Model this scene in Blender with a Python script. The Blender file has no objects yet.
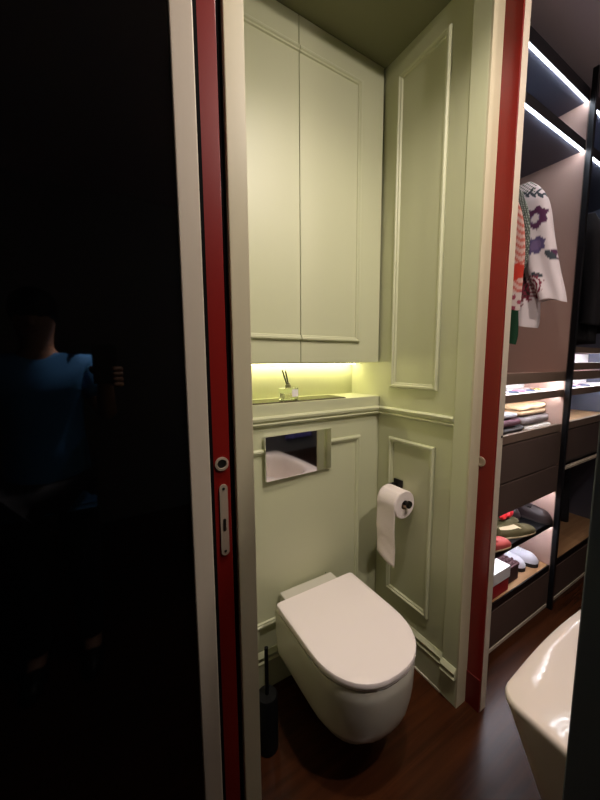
import bpy, bmesh, math, random
from mathutils import Vector, Matrix
random.seed(7)
S = bpy.context.scene
C = S.collection
PI = math.pi

# ------------------------------------------------------------------ camera
H = 1.4
th, ph, ro = math.radians(6.544), math.radians(30.866), math.radians(-.3625)
D_ = Vector((math.sin(ph)*math.cos(th), math.cos(ph)*math.cos(th), -math.sin(th)))
R0 = Vector((math.cos(ph), -math.sin(ph), 0)); U0 = R0.cross(D_)
R_ = math.cos(ro)*R0 + math.sin(ro)*U0
U_ = -math.sin(ro)*R0 + math.cos(ro)*U0
cam_d = bpy.data.cameras.new('camera'); cam = bpy.data.objects.new('camera', cam_d); C.objects.link(cam)
cam_d.sensor_fit = 'VERTICAL'; cam_d.sensor_height = 36; cam_d.lens = 325.34/800*36
cam_d.clip_start = .02; cam_d.clip_end = 50
cam.matrix_world = Matrix(((R_.x, U_.x, -D_.x, 0), (R_.y, U_.y, -D_.y, 0), (R_.z, U_.z, -D_.z, H), (0, 0, 0, 1)))
S.camera = cam

# ------------------------------------------------------------------ world and exposure
w = bpy.data.worlds.new('world'); S.world = w; w.use_nodes = True
w.node_tree.nodes['Background'].inputs[0].default_value = (.02, .02, .025, 1)
w.node_tree.nodes['Background'].inputs[1].default_value = .1
S.view_settings.view_transform = 'Standard'; S.view_settings.look = 'None'
S.view_settings.exposure = 0.0; S.view_settings.gamma = 1.0
S.view_settings.use_curve_mapping = False
S.cycles.use_denoising = True

LAMP_COL = (1.0, .87, .78)
LAMP_A, LAMP_B, LAMP_C, LAMP_D = 84, 46, 480, 62      # lamp powers; C is an added spot for the shoulder
LED_WARM, LED_COOL = 24, 42              # strip emission strengths

# ------------------------------------------------------------------ materials
def srgb(r, g, b):
    def f(c):
        c /= 255
        return c/12.92 if c <= .04045 else ((c+.055)/1.055)**2.4
    return (f(r), f(g), f(b), 1)
MATS = {}
def mat(name, col, rough=.5, metal=0, bump=0, bscale=60, var=0, vscale=8, **kw):
    if name in MATS: return MATS[name]
    m = bpy.data.materials.new(name); m.use_nodes = True; MATS[name] = m
    nt = m.node_tree; p = nt.nodes['Principled BSDF']
    p.inputs['Base Color'].default_value = col
    p.inputs['Roughness'].default_value = rough; p.inputs['Metallic'].default_value = metal
    for k, v in kw.items(): p.inputs[k.replace('_', ' ')].default_value = v
    tc = nt.nodes.new('ShaderNodeTexCoord')
    if var:
        n = nt.nodes.new('ShaderNodeTexNoise'); n.inputs['Scale'].default_value = vscale; n.inputs['Detail'].default_value = 4
        nt.links.new(tc.outputs['Object'], n.inputs['Vector'])
        mx = nt.nodes.new('ShaderNodeMixRGB'); mx.blend_type = 'MULTIPLY'
        rp = nt.nodes.new('ShaderNodeValToRGB')
        rp.color_ramp.elements[0].position = .3; rp.color_ramp.elements[1].position = .7
        rp.color_ramp.elements[0].color = (1-var, 1-var, 1-var, 1); rp.color_ramp.elements[1].color = (1, 1, 1, 1)
        nt.links.new(n.outputs['Fac'], rp.inputs[0])
        mx.inputs[0].default_value = 1; mx.inputs[1].default_value = col
        nt.links.new(rp.outputs[0], mx.inputs[2]); nt.links.new(mx.outputs[0], p.inputs['Base Color'])
    if bump:
        n = nt.nodes.new('ShaderNodeTexNoise'); n.inputs['Scale'].default_value = bscale; n.inputs['Detail'].default_value = 3
        nt.links.new(tc.outputs['Object'], n.inputs['Vector'])
        b = nt.nodes.new('ShaderNodeBump'); b.inputs['Strength'].default_value = bump; b.inputs['Distance'].default_value = .002
        nt.links.new(n.outputs['Fac'], b.inputs['Height']); nt.links.new(b.outputs['Normal'], p.inputs['Normal'])
    return m
def emit(name, col, strength):
    m = bpy.data.materials.new(name); m.use_nodes = True; MATS[name] = m
    p = m.node_tree.nodes['Principled BSDF']
    p.inputs['Base Color'].default_value = (.8, .8, .8, 1)
    p.inputs['Emission Color'].default_value = (*col, 1); p.inputs['Emission Strength'].default_value = strength
    return m
def attr_mat(name, rough=.85):
    m = bpy.data.materials.new(name); m.use_nodes = True; MATS[name] = m
    nt = m.node_tree; p = nt.nodes['Principled BSDF']; p.inputs['Roughness'].default_value = rough
    a = nt.nodes.new('ShaderNodeVertexColor'); a.layer_name = 'Col'
    nt.links.new(a.outputs['Color'], p.inputs['Base Color'])
    tc = nt.nodes.new('ShaderNodeTexCoord'); n = nt.nodes.new('ShaderNodeTexNoise'); n.inputs['Scale'].default_value = 300
    b = nt.nodes.new('ShaderNodeBump'); b.inputs['Strength'].default_value = .2; b.inputs['Distance'].default_value = .001
    nt.links.new(tc.outputs['Object'], n.inputs['Vector']); nt.links.new(n.outputs['Fac'], b.inputs['Height']); nt.links.new(b.outputs['Normal'], p.inputs['Normal'])
    return m
def wood_mat(name, c1, c2, rough, plank=(.14, 1.2), axis='X', gap=.15):
    m = bpy.data.materials.new(name); m.use_nodes = True; MATS[name] = m
    nt = m.node_tree; p = nt.nodes['Principled BSDF']; p.inputs['Roughness'].default_value = rough
    tc = nt.nodes.new('ShaderNodeTexCoord'); mp = nt.nodes.new('ShaderNodeMapping')
    if axis == 'Y': mp.inputs['Rotation'].default_value = (0, 0, PI/2)
    nt.links.new(tc.outputs['Object'], mp.inputs['Vector'])
    br = nt.nodes.new('ShaderNodeTexBrick'); br.inputs['Scale'].default_value = 1
    br.inputs['Brick Width'].default_value = plank[1]; br.inputs['Row Height'].default_value = plank[0]
    br.inputs['Mortar Size'].default_value = .0015
    br.inputs['Color1'].default_value = (.75, .75, .75, 1); br.inputs['Color2'].default_value = (1, 1, 1, 1); br.inputs['Mortar'].default_value = (gap, gap, gap, 1)
    nt.links.new(mp.outputs[0], br.inputs['Vector'])
    st = nt.nodes.new('ShaderNodeMapping'); st.inputs['Scale'].default_value = (2.5, 45, 45)
    nt.links.new(mp.outputs[0], st.inputs['Vector'])
    n = nt.nodes.new('ShaderNodeTexNoise'); n.inputs['Scale'].default_value = 1; n.inputs['Detail'].default_value = 6
    nt.links.new(st.outputs[0], n.inputs['Vector'])
    rp = nt.nodes.new('ShaderNodeValToRGB'); rp.color_ramp.elements[0].position = .3; rp.color_ramp.elements[1].position = .7
    rp.color_ramp.elements[0].color = c1; rp.color_ramp.elements[1].color = c2
    nt.links.new(n.outputs['Fac'], rp.inputs[0])
    mx = nt.nodes.new('ShaderNodeMixRGB'); mx.blend_type = 'MULTIPLY'; mx.inputs[0].default_value = 1
    nt.links.new(rp.outputs[0], mx.inputs[1]); nt.links.new(br.outputs['Color'], mx.inputs[2])
    nt.links.new(mx.outputs[0], p.inputs['Base Color'])
    return m

M_SAGE = mat('sage_paint', srgb(196, 198, 164), .42, bump=.05, bscale=90)
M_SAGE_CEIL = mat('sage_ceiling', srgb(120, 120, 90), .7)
M_CEIL = mat('ceiling_paint', srgb(215, 196, 200), .8)
M_JAMB = mat('cream_lacquer', srgb(196, 188, 158), .35)
M_ALU = mat('champagne_metal', srgb(204, 192, 172), .5, .05, bump=.03, bscale=200)
M_RED = mat('red_lacquer', srgb(122, 22, 17), .3)
M_REDPL = mat('red_plinth', srgb(100, 18, 15), .35)
M_BLACK = mat('gap_shade_black', (.003, .003, .003, 1), .95, Specular_IOR_Level=.1)  # shade of the pocket gaps put into colour
M_GLASS_BLACK = mat('black_glass', (.0012, .0012, .0015, 1), .03, IOR=1.6)
M_FLOOR = wood_mat('floor_wood', srgb(50, 26, 13), srgb(70, 37, 18), .24, axis='X', gap=.8)
M_FLOOR.node_tree.nodes['Principled BSDF'].inputs['Specular IOR Level'].default_value = .22
M_CERAMIC = mat('white_ceramic', srgb(208, 204, 190), .22)
M_LID = mat('lid_plastic', srgb(248, 238, 234), .28)
M_CHROME = mat('chrome', (.82, .82, .84, 1), .04, 1)
M_STEEL = mat('brushed_steel', (.50, .40, .30, 1), .42, .35)
M_DARKHOLE = mat('dark_hole', (.006, .005, .004, 1), .5)
M_PAPER = mat('tissue_paper', srgb(238, 226, 222), .95, bump=.35, bscale=120)
M_CARD = mat('cardboard_core', srgb(170, 140, 110), .9)
M_BLKMET = mat('matte_black_metal', (.012, .01, .009, 1), .4, .5)
M_TUB = mat('tub_acrylic', srgb(226, 212, 202), .1, Coat_Weight=.4)
M_NAVY = mat('dark_panel', srgb(84, 92, 104), .5)
M_WARDMETAL = mat('wardrobe_black_metal', (.010, .010, .012, 1), .35, .6)
M_BEIGE = mat('beige_leather', srgb(196, 162, 148), .6, bump=.1, bscale=250)
M_BROWN = mat('taupe_lacquer', srgb(92, 76, 68), .5, bump=.05, bscale=200)
M_RAIL = mat('taupe_rail', srgb(124, 104, 90), .5)
M_SLATE = mat('slate_panel', srgb(96, 98, 114), .55)
M_OAK = wood_mat('wardrobe_oak', srgb(176, 130, 88), srgb(206, 164, 120), .5, (.4, 2), 'X', .8)
M_WHITE = mat('white_board', srgb(238, 236, 236), .5)
M_LINE = mat('white_caulk', srgb(205, 200, 180), .5)
M_WALL = mat('bathroom_wall', srgb(120, 116, 112), .7)
M_LEDW = emit('led_warm', (1, .91, .52), LED_WARM)
M_LEDL = emit('led_cool_low', (.9, .9, 1.0), LED_COOL*1.6)
M_LEDC = emit('led_cool', (.82, .90, 1.0), LED_COOL)
M_CLEAR = mat('clear_glass', (.95, 1, .95, 1), .02, Transmission_Weight=1.0, IOR=1.3)

# ------------------------------------------------------------------ mesh helpers
class MB:
    def __init__(s): s.b = bmesh.new()
    def box(s, x0, x1, y0, y1, z0, z1, bev=0):
        v = [s.b.verts.new((x, y, z)) for x in (x0, x1) for y in (y0, y1) for z in (z0, z1)]
        fs = [s.b.faces.new([v[i] for i in q]) for q in ((0,1,3,2),(4,6,7,5),(0,4,5,1),(2,3,7,6),(0,2,6,4),(1,5,7,3))]
        if bev:
            es = list({e for f in fs for e in f.edges})
            bmesh.ops.bevel(s.b, geom=es, offset=bev, segments=2, affect='EDGES', profile=.5)
        return s
    def loft(s, rings, cap0=True, cap1=True, closed=True):
        vs = [[s.b.verts.new(p) for p in r] for r in rings]
        n = len(vs[0])
        for a, c in zip(vs, vs[1:]):
            for i in range(n if closed else n-1):
                j = (i+1) % n
                s.b.faces.new((a[i], a[j], c[j], c[i]))
        if cap0: s.b.faces.new(list(reversed(vs[0])))
        if cap1: s.b.faces.new(vs[-1])
        return vs
    def tube(s, pts, r, n=12, cap=True):
        pts = [Vector(p) for p in pts]; rs = r if isinstance(r, (list, tuple)) else [r]*len(pts)
        rings = []; up = None
        for i, p in enumerate(pts):
            t = (pts[min(i+1, len(pts)-1)] - pts[max(i-1, 0)]).normalized()
            if up is None:
                up = Vector((0, 0, 1)) if abs(t.z) < .9 else Vector((1, 0, 0))
            a = t.cross(up).normalized(); up = a.cross(t).normalized()
            rings.append([p + rs[i]*(math.cos(2*PI*k/n)*a + math.sin(2*PI*k/n)*up) for k in range(n)])
        s.loft(rings, cap, cap); return s
    def cyl(s, p0, p1, r, n=32): return s.tube([p0, p1], r, n)
    def lathe(s, c, prof, n=40, axis='z'):
        rings = []
        for r, h in prof:
            ring = []
            for k in range(n):
                a = 2*PI*k/n
                if axis == 'z': ring.append((c[0]+r*math.cos(a), c[1]+r*math.sin(a), c[2]+h))
                elif axis == 'y': ring.append((c[0]+r*math.cos(a), c[1]+h, c[2]+r*math.sin(a)))
                else: ring.append((c[0]+h, c[1]+r*math.cos(a), c[2]+r*math.sin(a)))
            rings.append(ring)
        s.loft(rings); return s
    def ellipsoid(s, c, r, u=20, v=14):
        rings = []
        for i in range(1, v):
            a = PI*i/v
            rings.append([(c[0]+r[0]*math.sin(a)*math.cos(2*PI*k/u), c[1]+r[1]*math.sin(a)*math.sin(2*PI*k/u), c[2]-r[2]*math.cos(a)) for k in range(u)])
        s.loft(rings); return s
    def frame(s, mp, a0, a1, b0, b1, prof, sides='tblr'):
        """moulding: profile (offset inward, height) swept round a rectangle with mitres; mp maps (a,b,height) to space"""
        el, er = ('l' in sides), ('r' in sides)
        def corner(o): return [(a0+o*el, b0+o), (a1-o*er, b0+o), (a1-o*er, b1-o), (a0+o*el, b1-o)]
        names = 'brtl'
        for k in range(4):
            if names[k] not in sides: continue
            r0 = []; r1 = []
            for o, h in prof:
                c = corner(o); r0.append(mp(*c[k], h)); r1.append(mp(*c[(k+1) % 4], h))
            s.loft([r0, r1], True, True)
        return s
    def extrude(s, poly, d):
        d = Vector(d); s.loft([[Vector(p) for p in poly], [Vector(p)+d for p in poly]]); return s

WL = {}
def empty(name, loc):
    o = bpy.data.objects.new(name, None); C.objects.link(o); o.location = loc; o.empty_display_size = .05
    WL[o.name] = Vector(loc); return o
def obj(name, mb, material, parent=None, smooth=False, bevel=0, origin=None, sub=0):
    bm = mb.b
    bmesh.ops.recalc_face_normals(bm, faces=bm.faces)
    if parent is not None: org = WL[parent.name]
    elif origin is not None: org = Vector(origin)
    else:
        xs = [v.co for v in bm.verts]
        org = Vector(((min(v.x for v in xs)+max(v.x for v in xs))/2, (min(v.y for v in xs)+max(v.y for v in xs))/2, min(v.z for v in xs)))
    for v in bm.verts: v.co -= org
    me = bpy.data.meshes.new(name); bm.to_mesh(me); bm.free()
    o = bpy.data.objects.new(name, me); C.objects.link(o); me.materials.append(material)
    if parent is not None: o.parent = parent
    else: o.location = org
    WL[o.name] = org
    if smooth:
        for p in me.polygons: p.use_smooth = True
        if smooth != 'all':
            md = o.modifiers.new('edges', 'EDGE_SPLIT'); md.split_angle = math.radians(40)
    if bevel:
        b = o.modifiers.new('bevel', 'BEVEL'); b.width = bevel; b.segments = 2; b.limit_method = 'ANGLE'; b.angle_limit = math.radians(50)
    if sub:
        d = o.modifiers.new('sub', 'SUBSURF'); d.levels = d.render_levels = sub
    return o
def tag(o, label=None, cat=None, group=None, kind=None):
    if label: o['label'] = label
    if cat: o['category'] = cat
    if group: o['group'] = group
    if kind: o['kind'] = kind
    return o
def thing(name, loc, label, cat, group=None): return tag(empty(name, loc), label, cat, group)
def struct(name, mb, m, label=None, cat=None, **kw):
    return tag(obj(name, mb, m, **kw), label, cat, kind='structure')
def dup(root, loc, label, group=None):
    r = root.copy(); C.objects.link(r); r.location = loc; r['label'] = label
    for ch in list(root.children):
        c = ch.copy(); C.objects.link(c); c.parent = r
        for g in list(ch.children):
            d = g.copy(); C.objects.link(d); d.parent = c
    return r
def area_light(name, parent, loc, power, spot=None, blend=.6, aim=None, size=.04, col=LAMP_COL):
    d = bpy.data.lights.new(name, 'SPOT'); d.energy = power; d.color = col; d.shadow_soft_size = size
    d.spot_size = spot; d.spot_blend = blend
    o = bpy.data.objects.new(name, d); C.objects.link(o); o.parent = parent
    o.location = Vector(loc) - WL[parent.name]
    o.rotation_euler = (Vector(aim) - Vector(loc)).to_track_quat('-Z', 'Y').to_euler()
    return o

# ------------------------------------------------------------------ structure
XR, YB, XL = 1.155, 1.17, .275          # niche right wall, back wall, left wall
YR = 1.38                               # back of the shelf recess
ZN, ZC = 2.69, 2.80                     # niche ceiling, bathroom ceiling
F, XP = .757, 2.10                      # wardrobe front plane, partition between its bays

struct('floor', MB().box(-1.6, 4.2, -2.0, 1.9, -.05, 0), M_FLOOR, 'glossy reddish brown wooden plank floor', 'floor')
struct('ceiling', MB().box(-1.6, 4.2, -2.0, 1.9, ZC, ZC+.06), M_CEIL, 'plain grey ceiling above the wardrobes', 'ceiling')
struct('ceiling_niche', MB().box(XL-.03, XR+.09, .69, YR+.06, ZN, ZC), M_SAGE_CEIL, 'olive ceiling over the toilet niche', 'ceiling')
struct('wall_rear', MB().box(-1.66, 4.2, -2.06, -2.0, 0, ZC), M_WALL, 'bathroom wall behind the photographer', 'wall')
struct('wall_west', MB().box(-1.66, -1.6, -2.0, 1.9, 0, ZC), M_WALL, 'bathroom side wall beyond the black glass', 'wall')
struct('wall_east', MB().box(4.2, 4.26, -2.06, 1.96, 0, ZC), M_WALL, 'end wall beyond the wardrobes', 'wall')
struct('wall_far', MB().box(-1.66, 4.2, 1.9, 1.96, 0, ZC), M_WALL, 'outer wall behind the niche and wardrobes', 'wall')

# back wall of the niche: lower front, ledge, recess
wb = MB().box(XL, XR, YB, YR+.06, 0, 1.235)
wb.box(XL, XR, YR, YR+.06, 1.235, ZN)
wall_back = struct('wall_back', wb, M_SAGE, 'sage green back wall behind the toilet with a lit ledge', 'wall', origin=(0, 0, 0))
wall_right = struct('wall_right', MB().box(XR, XR+.09, .69, YR+.06, 0, ZC), M_SAGE, 'sage green niche wall with panel mouldings beside the paper roll', 'wall', origin=(0, 0, 0))
wall_left = struct('wall_left', MB().box(XL-.03, XL, .73, YR+.06, 0, ZC), M_SAGE, 'sage green left wall of the toilet niche', 'wall', origin=(0, 0, 0))

def mpR(a, b, h): return (XR-h, a, b)             # on right wall: a=y, b=z
def mpB(a, b, h): return (a, YB-h, b)             # on back wall: a=x, b=z
MP = [(0, 0), (0, .010), (.005, .015), (.012, .015), (.016, .009), (.021, .008), (.024, 0)]
obj('upper_panel_moulding', MB().frame(mpR, .842, 1.092, 1.283, 2.605, MP), M_SAGE, wall_right)
obj('lower_panel_moulding', MB().frame(mpR, .842, 1.092, .275, 1.048, MP), M_SAGE, wall_right)
obj('panel_moulding', MB().frame(mpB, .388, 1.03, .283, 1.055, [(o, h*.8) for o, h in MP]), M_SAGE, wall_back)
# chair rail
RP = [(1.150, 0), (1.150, .012), (1.158, .018), (1.163, .012), (1.167, .012), (1.172, .020), (1.182, .022), (1.188, .014), (1.188, 0)]
struct('trim_1', MB().extrude([(XL, YB-h, z) for z, h in RP], (XR-XL, 0, 0)), M_SAGE, 'sage chair rail under the lit ledge', 'moulding')
struct('trim_2', MB().extrude([(XR-h, .757, z) for z, h in RP], (0, YB-.757-.0, 0)), M_SAGE, 'sage chair rail on the wall above the paper roll', 'moulding')
BP = [(0, 0), (0, .014), (.125, .014), (.130, .018), (.137, .012), (.150, .012), (.157, .018), (.166, .010), (.172, .004), (.172, 0)]
struct('baseboard_back', MB().extrude([(XL, YB-h, z) for z, h in BP], (XR-XL, 0, 0)), M_SAGE, 'sage baseboard along the wall under the toilet', 'baseboard')
br_ = struct('baseboard_right', MB().extrude([(XR-h, .757, z) for z, h in BP], (0, YB-.757, 0)), M_SAGE, 'sage baseboard along the right niche wall', 'baseboard', origin=(0, 0, 0))
obj('caulk_line', MB().box(XR-.019, XR-.013, .757, YB-.02, 0, .007), M_LINE, br_)
# right pilaster and door frame
pil = struct('trim_3', MB().box(1.1375, XR, .69, .755, 0, ZN), M_SAGE, 'flat sage pilaster at the front edge of the right niche wall', 'trim', bevel=.002, origin=(0, 0, 0))
obj('plinth_cap', MB().extrude([(1.1375-h, .6905, z) for z, h in BP[2:]]+[(1.1375, .6905, .125)], (0, .064, 0)), M_SAGE, pil)
struct('trim_4', MB().box(1.1375, 1.1995, .683, .6895, 0, ZC), M_JAMB, 'cream stop strip of the door frame beside the red jamb', 'trim')
jr = struct('trim_5', MB().box(1.1995, 1.2085, .6265, .6895, 0, ZC), M_RED, 'glossy red door jamb with a round strike beside the wardrobe', 'trim', origin=(0, 0, 0))
obj('plinth_block', MB().box(1.1965, 1.2085, .6262, .6895, 0, .143, .001), M_REDPL, jr)
sk = obj('strike_ring', MB().lathe((1.1995, .677, 1.025), [(.019, 0), (.019, -.003), (.012, -.004), (.011, -.001)], axis='x'), M_STEEL, jr, smooth=True)
obj('strike_hole', MB().lathe((1.1995, .677, 1.025), [(.011, 0), (.011, -.0015)], axis='x'), M_STEEL, sk, smooth=True)
obj('strike_pin', MB().lathe((1.1945, .690, 1.018), [(.003, 0), (.004, -.012), (.002, -.014)], axis='x'), M_CHROME, jr, smooth=True)
je = struct('trim_6', MB().box(1.2090, 1.245, .6255, .6895, 0, ZC, .0012), M_ALU, 'pale metal edge profile of the right door jamb', 'trim', origin=(0, 0, 0))
obj('screw_cap', MB().lathe((1.236, .6255, 1.125), [(.005, 0), (.005, -.0015), (.001, -.002)], axis='y'), M_DARKHOLE, je)

# left side: cream jamb, red leaf parked in its pocket, black glass front
struct('trim_7', MB().box(.2425, .2865, .690, .757, 0, ZC, .002), M_JAMB, 'cream left jamb of the toilet niche', 'trim')
struct('trim_8', MB().box(.2330, .2405, .700, 1.80, 0, ZC), M_BLACK, 'black inner strip added for the shade of the pocket gap beside the red door edge', 'trim')  # black strip; its colour stands in for the shade in the gap
dl = struct('door_1', MB().box(.1895, .2295, .694, 1.62, .006, ZC-.01, .0015), M_RED, 'red lacquered door leaf edge with lock plate parked in its pocket', 'door', origin=(0, 0, 0))
yd = .694
zr = 1.1775
lr = obj('lock_ring', MB().lathe((.2105, yd, zr), [(.0155, 0), (.0155, -.003), (.0105, -.0035), (.0095, -.001)], axis='y'), M_STEEL, dl, smooth=True)
obj('keyhole', MB().lathe((.2105, yd, zr), [(.0095, -.0005), (.0095, -.0015)], axis='y'), M_DARKHOLE, lr)
pl = MB()
def stadium(xc, z0, z1, w, n=10):
    r = w/2
    return [(xc + r*math.cos(PI*k/n), z1-r + r*math.sin(PI*k/n)) for k in range(n+1)] + [(xc - r*math.cos(PI*k/n), z0+r - r*math.sin(PI*k/n)) for k in range(n+1)]
pl.extrude([(x, yd, z) for x, z in stadium(.2120, .962, 1.130, .0185)], (0, -.003, 0))
lp = obj('lock_plate', pl, M_STEEL, dl)
obj('latch_slot', MB().extrude([(x, yd-.0031, z) for x, z in stadium(.2120, 1.020, 1.050, .007)], (0, -.0006, 0)), mat('slot_shadow_metal', (.12, .1, .08, 1), .4, 1), lp)
for z in (.972, 1.120):
    obj('screw', MB().lathe((.2120, yd-.003, z), [(.0032, 0), (.0032, -.0008), (.0008, -.001)], n=14, axis='y'), M_DARKHOLE, lp)
struct('trim_9', MB().box(.1690, .1815, .655, 1.80, 0, ZC), M_BLACK, 'black outer strip added for the shade of the door pocket gap', 'trim')  # same black strip on the outer side, keeps the gap dark
gl = struct('door_2', MB().box(-1.55, .1265, .628, .645, .012, ZC-.02), M_GLASS_BLACK, 'large glossy black glass door panel left of the niche', 'door', origin=(0, 0, 0))
obj('edge_profile', MB().box(.1268, .1655, .620, .700, .0, ZC-.002, .002), M_ALU, gl)
obj('bottom_profile', MB().box(-1.55, .1265, .626, .646, 0, .012), M_BLKMET, gl)

# ------------------------------------------------------------------ cabinet over the toilet
cb = thing('wall_cabinet', (.705, YB, 1.400), 'tall sage two-door cabinet built in above the lit ledge', 'cabinet')
obj('carcass', MB().box(XL+.002, 1.148, YB+.021, YR-.002, 1.402, ZN-.002), M_SAGE, cb)
def mpC(a, b, h): return (a, YB-h, b)
CP = [(o*.9, h*.7) for o, h in MP]
for k, (x0, x1) in enumerate(((XL+.003, .7035), (.7065, 1.143))):
    d = obj('door', MB().box(x0, x1, YB, YB+.02, 1.400, ZN-.003, .0012), M_SAGE, cb)
    mb = MB()
    if k == 0: mb.frame(mpC, .395, .7035, 1.492, 2.582, CP, 'tbl')
    else: mb.frame(mpC, .7065, 1.016, 1.492, 2.582, CP, 'tbr')
    obj('moulding', mb, M_SAGE, d)
lc = thing('led_strip', (.705, 1.352, 1.392), 'warm white light strip glowing under the sage cabinet', 'light strip')
obj('channel', MB().box(XL+.01, XR-.01, 1.338, 1.366, 1.394, 1.4018), M_JAMB, lc)
obj('diffuser', MB().box(XL+.012, XR-.012, 1.342, 1.362, 1.389, 1.394), M_LEDW, lc)

# ledge tray and reed diffuser
ZL = 1.235
tr = thing('tray', (.62, 1.25, ZL), 'thin dark glass tray lying along the lit ledge', 'tray')
obj('base', MB().box(.30, .955, 1.183, 1.315, ZL, ZL+.004, .0008), mat('tray_rim', (.05, .03, .015, 1), .3), tr)
obj('glass_top', MB().box(.305, .950, 1.187, 1.311, ZL+.004, ZL+.0055), mat('tray_glass', srgb(40, 36, 22), .06, Specular_IOR_Level=1.0), tr)
ZT = ZL+.0055
df = thing('reed_diffuser', (.690, 1.255, ZT), 'small clear glass reed diffuser with dark sticks on the ledge tray', 'reed diffuser')
b = MB(); b.box(.655, .728, 1.228, 1.282, ZT, ZT+.052, .005)
obj('bottle', b, M_CLEAR, df)
obj('liquid', MB().box(.660, .723, 1.233, 1.277, ZT+.006, ZT+.026, .003), mat('perfume', srgb(244, 242, 220), .02, Transmission_Weight=.8, IOR=1.33), df)
obj('front_label', MB().box(.694, .724, 1.2268, 1.2278, ZT+.012, ZT+.044), M_WHITE, df)
obj('collar', MB().lathe((.690, 1.255, ZT+.052), [(.013, 0), (.013, .012), (.009, .013), (.009, .02)], 24), mat('grey_collar', srgb(150, 148, 120), .3, .6), df, smooth=True)
for k in range(6):
    a = (k-2.5)*.0022
    obj('reed', MB().tube([(.690+a, 1.255+(k % 3-1)*.003, ZT+.055), (.668+a*2.4, 1.252+(k % 3-1)*.006, ZT+.128-(k % 2)*.006)], .0021, 8), mat('dark_reed', srgb(42, 46, 22), .8), df)

# ------------------------------------------------------------------ flush plate
fp = thing('flush_plate', (.690, YB, .925), 'mirror chrome flush plate on the wall above the toilet', 'flush plate')
obj('backing', MB().box(.529, .850, YB-.006, YB, .929, 1.105, .001), M_CHROME, fp)
pq = [(.5255, YB-.0245), (.8535, YB-.0135), (.8535, YB-.0062), (.5255, YB-.0062)]
mb = MB(); mb.loft([[(x, y, .9255) for x, y in pq], [(x, y, 1.1085) for x, y in pq]])
obj('plate', mb, M_CHROME, fp, bevel=.0012)

# ------------------------------------------------------------------ toilet
TX = .723
def dshape(hw, yb, yf, z, nose, n=18, xc=TX, k=2.35, rb=.02):
    """D outline: straight back, straight sides, rounded front"""
    pts = [(xc+hw-rb, yb, z), (xc+hw, yb-rb, z)]
    for i in range(n+1):
        a = PI*i/n
        ca, sa = math.cos(a), math.sin(a)
        pts.append((xc + hw*math.copysign(abs(ca)**(2/k), ca), yf+nose - nose*abs(sa)**(2/k), z))
    pts += [(xc-hw, yb-rb, z), (xc-hw+rb, yb, z)]
    return pts
to = thing('wall_hung_toilet', (TX, YB, .12), 'white wall hung toilet with its lid closed on the sage wall', 'toilet')
bw = MB()
prof = [  # z, half width, front y, nose
    (.405, .190, .628, .215), (.398, .192, .625, .215), (.36, .192, .626, .215), (.30, .190, .629, .214),
    (.25, .187, .636, .212), (.215, .182, .644, .208), (.200, .177, .650, .205), (.191, .165, .664, .195), (.186, .152, .680, .185),
    (.15, .143, .692, .175), (.115, .131, .712, .160), (.10, .119, .732, .145), (.094, .10, .757, .12)]
bw.loft([dshape(hw, 1.10 if z > .2 else 1.10, yf, z, ns, rb=.008) for z, hw, yf, ns in prof])
obj('bowl', bw, M_CERAMIC, to, smooth=True)
sh = MB(); sh.box(.582, .853, 1.05, YB-.0145, .15, .424, .006)
shp = obj('rear_shroud', sh, M_CERAMIC, to)
obj('sensor_dot', MB().lathe((.826, 1.158, .424), [(.003, 0), (.003, .0008)], 12), M_DARKHOLE, shp)
for x in (.665, .785):
    obj('hinge', MB().box(x-.028, x+.028, 1.080, 1.096, .405, .4275, .002), M_BLKMET, to)
mb = MB(); mb.loft([dshape(.180, 1.075, .638, z, .210) for z in (.404, .412)])
obj('seat_gap', mb, M_DARKHOLE, to)
st = MB(); st.loft([dshape(hw, 1.078, yf, z, .215) for z, hw, yf in ((.4105, .188, .628), (.412, .190, .625), (.419, .190, .625), (.4205, .188, .627))])
obj('seat', st, M_LID, to, smooth=True)
ld = MB(); ld.loft([dshape(hw, 1.082, yf, z, .216, rb=.005) for z, hw, yf in ((.4225, .191, .626), (.424, .194, .622), (.436, .194, .622), (.4395, .1925, .6235), (.4415, .188, .628), (.4425, .176, .641))])
obj('lid', ld, M_LID, to, smooth=True)

# toilet brush
bs = thing('toilet_brush', (.428, .96, 0), 'black toilet brush standing on the floor left of the toilet', 'toilet brush')
obj('holder', MB().lathe((.428, .96, 0), [(.034, 0), (.038, .004), (.038, .21), (.034, .216), (.010, .218)], 32), mat('black_plastic', (.003, .003, .0035, 1), .45, Specular_IOR_Level=.15), bs, smooth=True)
obj('handle', MB().cyl((.428, .96, .218), (.428, .96, .40), .007, 16), mat('black_plastic', (.003, .003, .0035, 1), .45, Specular_IOR_Level=.15), bs, smooth=True)

# ------------------------------------------------------------------ paper holder and roll
PX, PZ, PY0, PY1 = 1.088, .779, .933, 1.04
hd = thing('paper_holder', (XR, 1.045, .83), 'matte black paper holder on the right niche wall', 'paper holder')
obj('wall_plate', MB().box(XR-.010, XR, 1.005, 1.055, .803, .853, .002), M_BLKMET, hd)
obj('arm', MB().tube([(XR-.008, 1.048, .828), (XR-.045, 1.048, .828), (PX+.006, 1.048, .815), (PX, 1.048, .80), (PX, 1.046, PZ+.012), (PX, 1.030, PZ+.010), (PX, .915, PZ+.010)], .0085, 12), M_BLKMET, hd, smooth=True)
obj('end_stop', MB().lathe((PX, .917, PZ+.010), [(.012, 0), (.016, -.003), (.016, -.010), (.012, -.012)], 24, 'y'), M_BLKMET, hd, smooth=True)
tp = thing('toilet_paper', (PX, .99, PZ-.06), 'white toilet paper roll with a loose sheet hanging down', 'toilet paper')
R1, R2 = .062, .021
rl = MB()
n = 48
rings = []
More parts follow.
